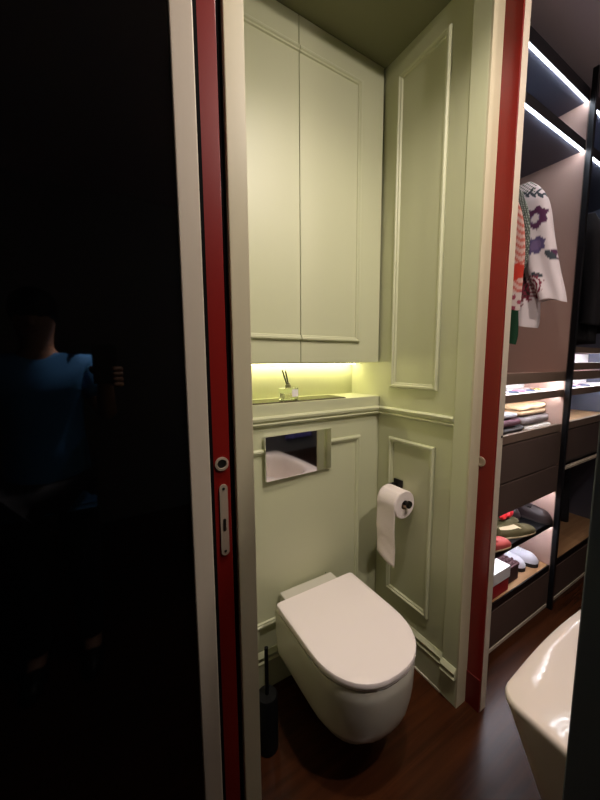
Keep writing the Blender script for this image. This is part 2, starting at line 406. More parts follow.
for r, y in ((R2, PY0), (R1-.003, PY0), (R1, PY0+.003), (R1, PY1-.003), (R1-.003, PY1), (R2, PY1)):
    rings.append([(PX + r*math.cos(2*PI*k/n), y, PZ + r*math.sin(2*PI*k/n)) for k in range(n)])
rings.append(rings[0])
rl.loft(rings, False, False); bmesh.ops.remove_doubles(rl.b, verts=rl.b.verts, dist=1e-5)
obj('roll', rl, M_PAPER, tp, smooth=True)
co = MB(); rings = [[(PX + r*math.cos(2*PI*k/n), y, PZ + r*math.sin(2*PI*k/n)) for k in range(n)] for r, y in ((R2-.001, PY0+.002), (R2-.0002, PY0+.002), (R2-.0002, PY1-.002), (R2-.001, PY1-.002))]
rings.append(rings[0]); co.loft(rings, False, False)
obj('core', co, M_CARD, tp, smooth=True)
sh = MB()
cols = 14; path = []
for k in range(9):
    a = PI*.62 + (PI*.38)*k/8
    path.append((PX + (R1+.0012)*math.cos(a), PZ + (R1+.0012)*math.sin(a)))
L0 = path[-1]
for k in range(1, 25): path.append((L0[0] + .0015*math.sin(k*.45) + .006*k/24, L0[1] - .245*k/24))
grid = []
for i, (x, z) in enumerate(path):
    row = []
    for j in range(cols+1):
        y = PY0+.001 + (PY1-PY0-.002)*j/cols
        t = max(0, i-8)/24
        row.append((x + t*.004*math.sin(5*j/cols+2*t) + .0007*math.sin(i*1.3+j*.4)*t, y, z - t*t*.032*(1-j/cols)))
    grid.append(row)
sh.loft(grid, False, False, closed=False)
so = obj('hanging_sheet', sh, M_PAPER, tp, smooth='all')
sm = so.modifiers.new('thick', 'SOLIDIFY'); sm.thickness = .0012

# ------------------------------------------------------------------ bathtub
tb = thing('freestanding_basin', (1.12, .02, 0), 'large white freestanding basin with a wide rounded rim at the right', 'basin')
def rrect(x0, x1, y0, y1, z, r, bulge=0, n=10, m=10):
    pts = []
    cs = [(x1-r, y1-r, 0), (x0+r, y1-r, PI/2), (x0+r, y0+r, PI), (x1-r, y0+r, 1.5*PI)]
    for k, (cx, cy, a0) in enumerate(cs):
        for i in range(n+1):
            a = a0 + PI/2*i/n; pts.append((cx + r*math.cos(a), cy + r*math.sin(a), z))
        nx, ny, na = cs[(k+1) % 4]
        p, q = pts[-1], (nx + r*math.cos(na), ny + r*math.sin(na), z)
        dx, dy = math.cos(a0+PI/2), math.sin(a0+PI/2)
        for i in range(1, m):
            t = i/m; bl = bulge*math.sin(PI*t)
            pts.append((p[0]+(q[0]-p[0])*t + dx*bl, p[1]+(q[1]-p[1])*t + dy*bl, z))
    return pts
TB = [  # z, inset, radius
    (0, .205, .14), (.01, .195, .14), (.12, .155, .13), (.30, .085, .11), (.45, .035, .09), (.55, .006, .065), (.565, .001, .06), (.575, 0, .06),
    (.582, .004, .058), (.585, .010, .055)]
TI = [  # z, left, right, rear and front inset, radius of the bowl
    (.584, .20, .05, .030, .16), (.579, .215, .06, .040, .17), (.565, .228, .07, .052, .18), (.53, .240, .08, .065, .18), (.42, .27, .11, .10, .17), (.30, .31, .15, .15, .15), (.24, .36, .20, .20, .10), (.232, .42, .27, .25, .04)]
def ring_tb(z, i, r): return rrect(.788+i*.85, 1.45-i, -.33+i*.5, .372-i*.42, z, r*.9, .012)
tbm = MB()
tbm.loft([ring_tb(z, i, r) for z, i, r in TB] + [rrect(.788+a, 1.45-b, -.33+c, .372-c, z, r) for z, a, b, c, r in TI])
obj('shell', tbm, M_TUB, tb, smooth='all')
obj('drain', MB().lathe((1.16, .02, .232), [(.03, 0), (.03, .003), (.02, .004)], 24), M_CHROME, tb, smooth=True)

# dark panel close at the right; height set to shade the low left strips
struct('wall_partition', MB().box(.700, .740, -1.2, .2024, 0, 2.10, .003), M_NAVY, 'dark slate partition end at the right edge beside the white basin', 'wall')

# ------------------------------------------------------------------ wardrobe
YBK = 1.42
def wardrobe(name, label, x0, x1, right_bay):
    t = thing(name, ((x0+x1)/2, (F+YBK)/2, 0), label, 'wardrobe')
    L = lambda nm, mb, m, p=t, **k: obj(nm, mb, m, p, **k)
    for nm, xa in (('side_panel', x0), ('side_panel', x1-.014)):
        L(nm, MB().box(xa, xa+.014, F, YBK, .02, 2.70), M_BEIGE if not right_bay else M_SLATE)
    L('back_panel', MB().box(x0+.014, x1-.014, YBK-.014, YBK, .02, 2.70), M_SLATE)
    i0, i1 = x0+.0145, x1-.0145
    # top board and upper shelf, each with a light strip at its front edge
    def shelf(z0, z1, m=M_SLATE, led=.004, nm='shelf', y0=F, lip=0, mled=None):
        s_ = L(nm, MB().box(i0, i1, y0+.0032, YBK-.015, z0, z1, .001), m)
        obj('front_edge', MB().box(i0, i1, y0, y0+.003, z0, z1), M_WARDMETAL, s_)
        if lip: obj('front_lip', MB().box(i0, i1, y0, y0+.010, z0-lip, z0), m, s_)
        obj('light_strip', MB().box(i0+.004, i1-.004, y0+led, y0+led+.007, z0-.004, z0), mled or M_LEDC, s_)
        return s_
    shelf(2.645, 2.70, nm='top_board'); shelf(2.425, 2.468)
    # hanging rail
    L('clothes_rail', MB().cyl((i0, 1.05, 2.36), (i1, 1.05, 2.36), .012, 16), M_WARDMETAL, smooth=True)
    # tray drawers: rail front, lit white tray above, rail
    def slot(z0, z1, z2):
        L('tray_front', MB().box(i0, i1, F, F+.018, z0, z0+.037, .001), M_RAIL)
        obj('light_strip', MB().box(i0+.004, i1-.004, F+.022, F+.032, z0+.016, z0+.0218), M_LEDC, L('light_rail', MB().box(i0+.002, i1-.002, F+.0185, F+.021, z0+.004, z0+.0218), M_RAIL))
        s_ = L('jewellery_tray', MB().box(i0, i1, F+.0182, .96, z0+.022, z0+.036), M_WHITE)
        obj('tray_back', MB().box(i0, i1, .95, .96, z0+.0362, z1), M_WHITE, s_)
        u = L('upper_front', MB().box(i0, i1, F, F+.018, z1-.003, z2, .001), M_RAIL)
        obj('upper_board', MB().box(i0, i1, F+.0182, .96, z1+.006, z2-.006), M_BEIGE, u)
        obj('light_strip', MB().box(i0+.004, i1-.004, F+.024, F+.036, z1, z1+.0058), M_LEDC, u)
    slot(1.213, 1.299, 1.345)
    if right_bay: slot(1.353, 1.446, 1.475)
    # open drawer with folded clothes or bare oak
    od = L('open_drawer', MB().box(i0, i1, F, F+.018, 1.027, 1.066, .001), M_RAIL)
    obj('drawer_base', MB().box(i0, i1, F+.018, 1.33, 1.030, 1.042), M_OAK, od)
    obj('drawer_back', MB().box(i0, i1, 1.318, 1.33, 1.042, 1.19), M_OAK, od)
    dr = L('drawer', MB().box(i0, i1, F-.002, F+.018, .846, 1.020, .001), M_BROWN)
    L('deck', MB().box(i0, i1, F+.020, YBK-.015, .815, .838), M_WARDMETAL)
    if not right_bay:
        L('drawer', MB().box(i0, i1, F-.002, F+.018, .690, .838, .001), M_BROWN)
        shelf(.704, .712, M_BROWN, .03, mled=M_LEDL)
        shelf(.497, .515, M_WARDMETAL, .03, lip=.012, mled=M_LEDL)
    else:
        h_ = L('handle_bar', MB().box(i0, i1, F-.010, F+.010, .800, .812, .001), M_ALU)
        L('trouser_rail', MB().cyl((i0, .98, .775), (i1, .98, .775), .010, 16), M_WARDMETAL, smooth=True)
    L('bottom_shelf', MB().box(i0, i1, F+.006, YBK-.015, .238, .254), M_OAK)
    L('shelf_edge', MB().box(i0, i1, F-.001, F+.0055, .222, .255), M_WARDMETAL)
    b_ = L('drawer', MB().box(i0, i1, F-.002, F+.018, .030, .215, .001), M_BROWN)
    obj('trim_strip', MB().box(i0, i1, F-.004, F+.001, .003, .020), M_ALU, b_)
    # black front post and pale edge strip
    L('post', MB().box(x1-.022, x1, F-.030, F-.0065, 0, 2.78, .002), M_WARDMETAL)
    L('edge_strip', MB().box(x1-.014, x1-.0065, F-.006, F-.001, 0, 2.64), M_RAIL)
    return t
wardrobe('wardrobe', 'open wardrobe bay with shoes and printed blouse next to the red jamb', 1.252, XP, False)
wardrobe('wardrobe', 'dark wardrobe bay with black jackets and hanging trousers at far right', XP+.002, 2.98, True)
struct('wall_filler', MB().box(2.985, 4.2, .757, 1.9, 0, ZC), M_WALL, 'wall continuing beyond the wardrobe bays', 'wall')

# ---- garments
def smooth_rows(rows, n):
    out = []
    for k in range(n):
        t = k/(n-1)*(len(rows)-1); i = min(int(t), len(rows)-2); f = t-i
        def g(j):
            a = rows[max(i-1, 0)][j]; b = rows[i][j]; c = rows[i+1][j]; d = rows[min(i+2, len(rows)-1)][j]
            return b + .5*f*(c-a + f*(2*a-5*b+4*c-d + f*(3*(b-c)+d-a)))
        out.append(tuple(g(j) for j in range(len(rows[0]))))
    return out
def cloth(name, rows, xc, thick, parent, m, colfn=None, n=70, seg=120, ripple=.010, freq=26, seed=0):
    mb = MB(); rings = []
    z0, z1 = rows[0][0], rows[-1][0]
    for z, a, b in smooth_rows(rows, n):
        mid, hw = (a+b)/2, (b-a)/2; t = (z-z0)/(z1-z0)
        ring = []
        for k in range(seg):
            al = 2*PI*k/seg; ca, sa = math.cos(al), math.sin(al)
            y = mid + hw*math.copysign(abs(ca)**.8, ca)
            rp = ripple*t*math.sin(freq*(y-mid)*(1-.2*t) + seed + 2*t) + .5*ripple*t*math.sin(2.3*freq*(y-mid)+seed*2)
            zz = z + .012*t*t*t*math.sin(freq*(y-mid)+seed)
            x = xc + thick*(.35+.65*min(1, t*5+.15))*math.copysign(abs(sa)**.7, sa) + rp
            ring.append((x, y, zz))
        rings.append(ring)
    mb.loft(rings)
    bm = mb.b
    pts = [v.co.copy() for v in bm.verts]
    o = obj(name, mb, m, parent, smooth='all')
    if colfn:
        ca_ = o.data.color_attributes.new('Col', 'FLOAT_COLOR', 'POINT')
        for i, p in enumerate(pts): ca_.data[i].color = colfn(p.x, p.y, p.z)
    return o
def hanger(x, label):
    h = thing('clothes_hanger', (x, 1.05, 2.16), label, 'hanger', 'hangers on the wardrobe rails')
    obj('hook', MB().tube([(x, 1.05, 2.255), (x, 1.05, 2.33), (x, 1.036, 2.352), (x, 1.036, 2.367), (x, 1.05, 2.377), (x, 1.064, 2.367)], .002, 8), M_CHROME, h)
    obj('shoulder_bar', MB().tube([(x, .86, 2.185), (x, 1.00, 2.24), (x, 1.05, 2.255), (x, 1.10, 2.24), (x, 1.24, 2.185)], .006, 8), M_WARDMETAL, h, smooth=True)
    return h
M_PRINT = attr_mat('printed_cloth')
WHT, PUR, LIL, MAR, LEAF = srgb(226, 214, 216), srgb(84, 34, 74), srgb(112, 92, 132), srgb(134, 36, 62), srgb(58, 66, 74)
def flower(y, z, c, r, petals=7):
    d = math.hypot(y-c[0], z-c[1]); a = math.atan2(z-c[1], y-c[0])
    return d, d < r*(.90+.10*math.cos(petals*a))
def blouse_col(x, y, z):
    y, z = y/.965, 1.4+(z-1.4)/.965
    d, h = flower(y, z, (.790, 2.045), .052)
    if h and not (d < .018 and y > .775): return PUR if d > .02 else LIL
    d, h = flower(y, z, (.780, 1.925), .042)
    if h: return LIL if d < .022 else srgb(88, 74, 116)
    d, h = flower(y, z, (.795, 1.742), .062, 9)
    if h and math.sin(d*420) + .5*math.sin(9*math.atan2(z-1.742, y-.795)) > -.1: return MAR
    d, h = flower(y, z, (.853, 1.700), .045, 6)
    if h and math.sin(d*330) > -.4: return srgb(120, 60, 66)
    for (cy, cz, rot, ln) in ((.722, 1.869, .9, .030), (.699, 1.885, -.5, .034), (.765, 1.79, .4, .026), (.69, 1.86, -.9, .02)):
        u = (y-cy)*math.cos(rot)+(z-cz)*math.sin(rot); v = -(y-cy)*math.sin(rot)+(z-cz)*math.cos(rot)
        if (u/ln)**2 + (v/(ln*.4))**2 < 1: return LEAF if cy > .71 else PUR
    # twig with leaves over the shoulder
    for k in range(7):
        cy, cz = .835-.014*k, 2.165-.006*k+.012*(k % 2)
        rot = -.9 if k % 2 else .9
        u = (y-cy)*math.cos(rot)+(z-cz)*math.sin(rot); v = -(y-cy)*math.sin(rot)+(z-cz)*math.cos(rot)
        if (u/.021)**2 + (v/.0055)**2 < 1: return LEAF
    if y > .80 and z > 2.16 and math.sin(y*420)*math.sin(z*420) > .1: return srgb(96, 108, 88)
    if abs(y-.835-.05*(z-1.8)+.01*math.sin(z*30)) < .016 and 1.70 < z < 1.86: return srgb(52, 44, 36)
    return WHT
bl = thing('blouse', (1.72, 1.05, 1.57), 'white blouse with purple and maroon embroidered flowers hanging in the wardrobe', 'blouse', 'garments in the shoe wardrobe bay')
cloth('body', [(2.235, .985, 1.115), (2.21, .86, 1.24), (2.17, .795, 1.305), (2.08, .775, 1.325), (1.90, .765, 1.335), (1.74, .755, 1.34), (1.61, .748, 1.35), (1.565, .752, 1.345)], 1.72, .060, bl, M_PRINT, blouse_col, n=130, seg=220)
cloth('sleeve', [(2.195, .80, .89), (2.165, .768, .885), (2.117, .738, .87), (2.053, .716, .85), (1.928, .694, .82), (1.80, .667, .785), (1.70, .642, .742), (1.657, .634, .728)], 1.690, .030, bl, M_PRINT, blouse_col, n=110, seg=140, ripple=.007, freq=40, seed=1)
cloth('sleeve', [(2.20, 1.24, 1.31), (2.10, 1.26, 1.37), (1.90, 1.28, 1.385), (1.70, 1.29, 1.39), (1.665, 1.29, 1.39)], 1.700, .042, bl, M_PRINT, blouse_col, n=40, seg=60, ripple=.007, freq=40, seed=1)
hanger(1.72, 'hanger holding the white embroidered blouse')
def dots_col(x, y, z):
    return srgb(160, 166, 156) if math.sin(y*520+z*300)*math.sin(z*520-y*300) > .45 else srgb(74, 82, 74)
dd = thing('scarf', (1.62, .80, 1.80), 'grey green dotted scarf hanging in front of the white blouse', 'scarf', 'garments in the shoe wardrobe bay')
cloth('drape', [(2.16, .815, .93), (2.12, .795, .93), (2.04, .768, .92), (1.94, .758, .91), (1.85, .762, .90), (1.79, .785, .89)], 1.62, .014, dd, M_PRINT, dots_col, n=110, seg=160, ripple=.005)
hanger(1.62, 'hanger holding the grey green dotted scarf')
def coral_col(x, y, z):
    if math.hypot(y-.772, z-1.785) < .032: return srgb(200, 52, 30)
    if z < 1.70: return srgb(206, 190, 184) if math.sin(y*160)*math.sin(z*130) < .3 else srgb(150, 60, 80)
    return srgb(196, 104, 92) if math.sin(z*210+2.5*math.sin(y*110)) > .2 else srgb(210, 172, 162)
cr = thing('tunic', (1.56, 1.04, 1.58), 'coral printed tunic hanging beside the red jamb', 'tunic', 'garments in the shoe wardrobe bay')
cloth('body', [(2.20, .97, 1.12), (2.15, .84, 1.24), (2.05, .775, 1.30), (1.90, .750, 1.32), (1.75, .752, 1.32), (1.63, .756, 1.32)], 1.56, .020, cr, M_PRINT, coral_col, n=110, seg=200)
hanger(1.56, 'hanger holding the coral printed tunic')
eg = thing('green_skirt', (1.655, 1.03, 1.45), 'emerald green skirt whose hem shows under the tunic', 'skirt', 'garments in the shoe wardrobe bay')
cloth('cloth', [(1.90, .90, 1.16), (1.75, .82, 1.24), (1.60, .80, 1.27), (1.52, .795, 1.275), (1.475, .80, 1.27)], 1.655, .02, eg, mat('emerald_cloth', srgb(10, 66, 38), .8), n=40, seg=100)
M_JACK = mat('black_wool', srgb(24, 23, 27), .85, bump=.2, bscale=300)
for k, (x, lab, lo) in enumerate(((2.33, 'black jacket nearest the wardrobe post in the right bay', 1.52), (2.47, 'second black jacket from the post in the right bay', 1.50), (2.62, 'third black jacket from the post in the right bay', 1.56))):
    j = thing('jacket', (x, 1.05, lo), lab, 'jacket', 'black jackets in the right bay')
    cloth('body', [(2.235, .98, 1.12), (2.20, .84, 1.26), (2.12, .79, 1.30), (1.95, .775, 1.32), (1.75, .770, 1.33), (lo, .765, 1.335)], x, .055, j, M_JACK, n=40, seg=90, seed=k)
    cloth('sleeve', [(2.19, .77, .87), (2.10, .735, .84), (1.95, .72, .82), (1.75, .715, .80), (1.60, .715, .79)], x-.012, .045, j, M_JACK, n=30, seg=60, ripple=.004, seed=k)
    hanger(x, ('hanger inside the black jacket nearest the post', 'hanger inside the second black jacket', 'hanger inside the third black jacket')[k])
for k, (x, lab, lo) in enumerate(((2.20, 'short dark trousers folded over the low rail beside the post', .40), (2.34, 'long dark trousers folded over the low rail at far right', .345), (2.52, 'third dark trousers on the low rail', .37))):
    j = thing('trousers', (x, .98, lo), lab, 'trousers', 'dark trousers on the low rail')
    cloth('legs', [(.795, .86, 1.10), (.78, .85, 1.11), (.6, .84, 1.12), (lo, .835, 1.12)], x, .035, j, M_JACK, n=20, seg=60, ripple=.006, seed=k)
# pale folded textile on the top shelf
tx = thing('folded_textile', (1.72, .90, 2.468), 'pale folded textile lying on the upper wardrobe shelf', 'textile')
m_tx = mat('pale_textile', srgb(150, 152, 160), .9, bump=.3, bscale=80)
for k in range(2):
    mb = MB(); mb.box(1.64+.01*k, 1.86-.02*k, .80+.005*k, 1.05, 2.4683+.028*k, 2.4683+.028*k+.027, .010)
    obj('fold', mb, m_tx, tx, smooth='all')

# ---- things on the lit trays
M_JEW = [mat('jewel_gold', (.5, .35, .12, 1), .25, 1), mat('jewel_dark', srgb(50, 60, 90), .3), mat('jewel_silver', (.6, .6, .65, 1), .2, 1), mat('jewel_rose', srgb(170, 110, 130), .4)]
def torus(c, R, r, n=20, m=8):
    mb = MB(); rings = []
    for i in range(n+1):
        a = 2*PI*i/n
        rings.append([(c[0]+(R+r*math.cos(2*PI*k/m))*math.cos(a), c[1]+(R+r*math.cos(2*PI*k/m))*math.sin(a), c[2]+r+r*math.sin(2*PI*k/m)) for k in range(m)])
    mb.loft(rings, False, False); bmesh.ops.remove_doubles(mb.b, verts=mb.b.verts, dist=1e-6)
    return mb
spots = [(1.53, .81, 1), (1.60, .82, 2), (1.68, .81, 1), (1.75, .82, 3), (1.83, .81, 1), (1.92, .82, 0), (2.22, .82, 2), (2.31, .81, 1), (2.40, .82, 3), (2.50, .81, 1)]
words = ['gold', 'dark blue', 'silver', 'rose']
places = ['at the left end of the lit tray near the jamb', 'second from the jamb on the lit tray', 'third from the jamb on the lit tray', 'fourth from the jamb on the lit tray', 'fifth from the jamb on the lit tray', 'nearest the post on the lit tray', 'next to the post on the right lit tray', 'second from the post on the right lit tray', 'third from the post on the right lit tray', 'fourth from the post on the right lit tray']
for k, (x, y, c) in enumerate(spots):
    o = obj('bracelet', torus((x, y, 1.2495), .026-.003*(k % 3), .004+.001*(k % 2)), M_JEW[c], smooth='all')
    tag(o, f'{words[c]} bracelet {places[k]}', 'bracelet', 'jewellery on the lit trays')

# ---- folded clothes in the open drawer
def folded(x0, x1, y0, y1, z, h, m, label, layers=1):
    t = thing('folded_garment', ((x0+x1)/2, (y0+y1)/2, z), label, 'folded clothes', 'folded clothes in the open drawer')
    for k in range(layers):
        mb = MB(); hh = h/layers
        rings = []
        ins = .006*random.random()
        N = 28
        for i in range(N):
            a = 2*PI*i/N
        for zz, s_ in ((0, .93), (.15, .985), (.5, 1), (.85, .985), (1, .90)):
            r = rrect(x0+ins+(1-s_)*.1, x1-ins-(1-s_)*.1, y0+(1-s_)*.1, y1-(1-s_)*.1, z + (k+zz)*hh, .025, 0, 6, 6)
            rings.append([(p[0], p[1], p[2] + (.006*math.sin(p[0]*40+k)*math.cos(p[1]*30) if zz > .4 else 0)*(1 if k == layers-1 else 0)) for p in r])
        mb.loft(rings); obj('fold', mb, m, t, smooth='all')
    return t
zd = 1.0425
K = lambda n, c, bu=.4, sc=150: mat(n, c, .9, bump=bu, bscale=sc)
folded(1.46, 1.77, .785, .98, zd, .040, K('charcoal_knit', srgb(84, 80, 82)), 'charcoal folded knit at the drawer front near the jamb', 2)
folded(1.47, 1.75, .79, .99, zd+.048, .030, K('plum_knit', srgb(104, 66, 76)), 'plum folded garment on top of the charcoal knit', 1)
folded(1.46, 1.73, .80, 1.0, zd+.085, .022, K('light_grey_knit', srgb(176, 170, 172)), 'light grey folded garment topping the pile near the jamb', 1)
folded(1.80, 2.06, .785, .95, zd, .030, K('oatmeal_knit', srgb(200, 190, 180)), 'oatmeal folded garment at the front right of the drawer', 1)
folded(1.79, 2.065, .80, 1.0, zd+.037, .036, K('grey_knit', srgb(140, 126, 124)), 'grey folded garment on top of the oatmeal one', 1)
folded(1.78, 2.07, .82, 1.02, zd+.080, .048, K('tan_knit', srgb(224, 184, 142), .5, 60), 'tan crumpled garment topping the pile near the post', 2)

# ---- shoes
def shoe(name, loc, rot, m_up, m_sole, label, cat, kind='flat', L=.25, group='shoes in the wardrobe'):
    """shoe pointing to -Y before rotation, heel at +Y"""
    t = thing(name, loc, label, cat, group)
    W = .042
    def half(u):          # half width along the length, u 0 heel .. 1 toe
        return W*(.72 + .30*math.sin(PI*min(1, u*1.05)*.9)**1.2) * (1 if u < .86 else math.sqrt(max(.02, 1-((u-.86)/.145)**2))) * (1 if u > .07 else math.sqrt(max(.05, 1-((.07-u)/.075)**2)))
    us = [i/24 for i in range(25)]
    cosr, sinr = math.cos(rot), math.sin(rot)
    def P(x, y, z):
        return (loc[0] + x*cosr - y*sinr, loc[1] + x*sinr + y*cosr, loc[2] + z)
    def yy(u): return L/2 - L*u
    lift = (lambda u: .006) if kind != 'heel' else (lambda u: .05*max(0, 1-u*1.7)**1.2 + .004)
    so = MB(); rings = []
    th_ = .022 if kind == 'sneaker' else .008
    for u in us:
        h = half(u)*1.05; z0 = lift(u)-.004 if kind == 'heel' else 0
        rings.append([P(-h, yy(u), z0), P(h, yy(u), z0), P(h, yy(u), z0+th_), P(-h, yy(u), z0+th_)])
    so.loft(rings); obj('sole', so, m_sole, t, bevel=.002)
    up = MB(); rings = []
    top = {'flat': (.050, .030), 'sneaker': (.075, .050), 'loafer': (.088, .060), 'heel': (.050, .030)}[kind]
    for u in us:
        h = half(u); b = (lift(u) if kind == 'heel' else 0) + th_
        ht = top[0]*(1-.15*math.sin(PI*min(u/.5, 1))) if u < .5 else top[0]*.85 + (top[1]-top[0]*.85)*min(1, (u-.5)/.25)
        ht *= (1 if u < .8 else max(.25, 1-((u-.8)/.24)**2))
        opening = .08 < u < (.62 if kind != 'sneaker' else .42)
        ring = []
        for k in range(13):
            a = PI*k/12; x = h*math.cos(a); z = ht*math.sin(a)**.6
            if opening and 3 < k < 9:
                z = ht*.45; x *= .95
            ring.append(P(x, yy(u), b+z))
        rings.append(ring)
    up.loft(rings, True, True)
    obj('upper', up, m_up, t, smooth=True)
    ins = MB(); rings = []
    for u in [.1+.5*i/10 for i in range(11)]:
        if kind == 'sneaker' and u > .43: break
        h = half(u)*.62; b = (lift(u) if kind == 'heel' else 0) + th_ + top[0]*.46
        rings.append([P(-h, yy(u), b), P(h, yy(u), b), P(h, yy(u), b+.002), P(-h, yy(u), b+.002)])
    ins.loft(rings); obj('insole', ins, mat('insole_'+m_up.name, srgb(206, 186, 150), .8) if kind != 'loafer' else M_DARKHOLE, t)
    if kind == 'sneaker':
        for i in range(4):
            u = .46+.07*i; b = th_+top[0]*.85-(u-.5)*.09+.003
            obj('lace', MB().tube([P(-half(u)*.5, yy(u), b-.003), P(0, yy(u), b+.003), P(half(u)*.5, yy(u), b-.003)], .0025, 8), M_WHITE, t)
    return t
zs = .5152
OLV, CORAL, REDS, BRN = mat('olive_suede', srgb(84, 76, 44), .8, bump=.2, bscale=200), mat('coral_leather', srgb(170, 70, 64), .6), mat('red_satin', srgb(190, 28, 34), .5), mat('brown_leather', srgb(46, 34, 34), .45)
SOLE_D, SOLE_L = mat('dark_sole', srgb(40, 34, 30), .7), mat('pale_sole', srgb(200, 180, 140), .7)
shoe('flat_shoe', (1.520, .800, zs), 1.3, CORAL, SOLE_L, 'coral flat shoe nearest the red jamb on the upper shoe shelf', 'shoe')
shoe('flat_shoe', (1.765, .802, zs), 1.3, OLV, SOLE_L, 'olive flat shoe at the very front of the upper shoe shelf', 'shoe')
shoe('flat_shoe', (1.790, .895, zs), 1.25, OLV, SOLE_L, 'olive flat shoe behind the front olive one', 'shoe')
shoe('loafer', (1.935, .985, zs), .12, BRN, SOLE_D, 'dark brown loafer nearer the olive shoes', 'shoe', 'loafer')
shoe('loafer', (2.036, .868, zs), .0, BRN, SOLE_D, 'dark brown loafer nearest the wardrobe post', 'shoe', 'loafer')
rb = thing('ribbon_bow', (1.80, .862, zs+.036), 'red satin bow lying on the toe of the rear olive shoe', 'bow')
mb = MB()
for s_ in (-1, 1):
    mb.ellipsoid((1.80+s_*.030, .862, zs+.070), (.032, .016, .024), 16, 10)
obj('loops', mb, REDS, rb, smooth='all')
obj('knot', (lambda m: (m.ellipsoid((1.80, .855, zs+.070), (.014, .014, .014)), m)[1])(MB()), REDS, rb, smooth='all')
zb = .2545
WHS, SUED = mat('white_mesh', srgb(214, 212, 222), .7, bump=.2, bscale=200), mat('brown_suede', srgb(70, 46, 44), .8, bump=.2, bscale=150)
shoe('sneaker', (1.975, .905, zb), .30, WHS, SOLE_D, 'white sneaker with dark sole nearest the post on the bottom shelf', 'shoe', 'sneaker', .26)
shoe('sneaker', (1.875, .925, zb), .30, WHS, SOLE_D, 'white sneaker nearer the brown woven box', 'shoe', 'sneaker', .26)
# red shoebox with a white lid
bx = thing('shoebox', (1.575, .90, zb), 'red shoebox with a white lid on the bottom shelf', 'box')
obj('box_body', MB().box(1.465, 1.678, .772, 1.0, zb, zb+.09, .001), mat('red_card', srgb(166, 20, 36), .5), bx)
obj('box_lid', MB().box(1.461, 1.682, .768, 1.004, zb+.072, zb+.132, .0015), M_WHITE, bx)
wv = thing('woven_box', (1.755, .86, zb), 'dark brown woven box between shoebox and sneakers', 'box')
obj('box_body', MB().box(1.695, 1.815, .79, .93, zb, zb+.075, .004), SUED, wv)
mb = MB(); mb.box(1.692, 1.818, .787, .933, zb+.075, zb+.092, .006)
for k in range(6):
    y = .80+.024*k
    mb.tube([(1.697+.0145*i, y, zb+.093+.004*(1 if (i+k) % 2 else -1)) for i in range(9)], .006, 8)
obj('woven_lid', mb, mat('brown_weave', srgb(84, 52, 56), .7), wv, smooth=True)

# ------------------------------------------------------------------ photographer seen only in reflections
def skin(name, pts, edges, radii, m, parent, root=0, sub=2):
    me = bpy.data.meshes.new(name); org = WL[parent.name]
    me.from_pydata([Vector(p)-org for p in pts], edges, []); me.update()
    o = bpy.data.objects.new(name, me); C.objects.link(o); o.parent = parent; me.materials.append(m)
    sk_ = o.modifiers.new('skin', 'SKIN'); sk_.use_smooth_shade = True
    for i, v in enumerate(me.skin_vertices[0].data):
        r = radii[i]; v.radius = (r, r) if not isinstance(r, tuple) else r
        v.use_root = (i == root)
    sb = o.modifiers.new('sub', 'SUBSURF'); sb.levels = sb.render_levels = sub
    WL[o.name] = org
    return o
QX, QY = -.235, -.50
pe = thing('person', (QX, QY, 0), 'person in a blue shirt holding up a phone, reflected in the black glass', 'person')
M_SKIN = mat('skin', srgb(186, 140, 118), .55)
M_BLUE = mat('blue_shirt', srgb(62, 130, 196), .8, bump=.15, bscale=200)
M_TROU = mat('dark_trousers', srgb(26, 27, 34), .85)
M_HAIR = mat('dark_hair', srgb(24, 18, 16), .6)
pp = [(0,0,.92), (0,.01,1.08), (0,.01,1.24), (0,0,1.36), (0,.005,1.44), (0,.015,1.51), (0,.03,1.58), (0,.02,1.66),
      (.16,0,1.375), (.235,.05,1.17), (.232,.26,1.26), (.235,.375,1.345),
      (-.16,0,1.375), (-.215,-.02,1.12), (-.20,.04,.88), (-.195,.06,.80),
      (.09,0,.86), (.10,.02,.48), (.105,0,.09), (.11,.12,.035),
      (-.09,0,.86), (-.10,.02,.48), (-.105,0,.09), (-.11,.12,.035)]
pe_e = [(0,1),(1,2),(2,3),(3,4),(4,5),(5,6),(6,7),(3,8),(8,9),(9,10),(10,11),(3,12),(12,13),(13,14),(14,15),(0,16),(16,17),(17,18),(18,19),(0,20),(20,21),(21,22),(22,23)]
rr = [(.15,.10), (.13,.09), (.15,.10), (.14,.09), .055, .062, .082, .07, .058, .043, .034, .026, .058, .043, .034, .026, .085, .058, .042, .032, .085, .058, .042, .032]
W_ = lambda p: (p[0]+QX, p[1]+QY, p[2])
body = skin('body', [W_(p) for p in pp], pe_e, rr, M_SKIN, pe)
sp = [W_(pp[i]) for i in (0, 1, 2, 3)] + [W_((.16,0,1.385)), W_((.215,.035,1.24)), W_((-.16,0,1.385)), W_((-.20,-.012,1.22)), W_((0,0,1.425)), W_((0,0,.80))]
skin('shirt', sp, [(0,1),(1,2),(2,3),(3,4),(4,5),(3,6),(6,7),(3,8),(0,9)], [(.168,.118), (.15,.105), (.165,.115), (.16,.108), .074, .064, .074, .064, .075, (.17,.12)], M_BLUE, pe)
tpn = [W_((0,0,.93))] + [W_(pp[i]) for i in (16,17,18,20,21,22)]
skin('trousers', tpn, [(0,1),(1,2),(2,3),(0,4),(4,5),(5,6)], [(.16,.11), .098, .072, .058, .098, .072, .058], M_TROU, pe)
hm = MB()
hm.ellipsoid(W_((0,.005,1.625)), (.088, .098, .092)); obj('hair', hm, M_HAIR, pe, smooth='all')
fm = MB(); fm.ellipsoid(W_((0,.108,1.565)), (.012, .018, .018)); obj('nose', fm, M_SKIN, pe, smooth='all')
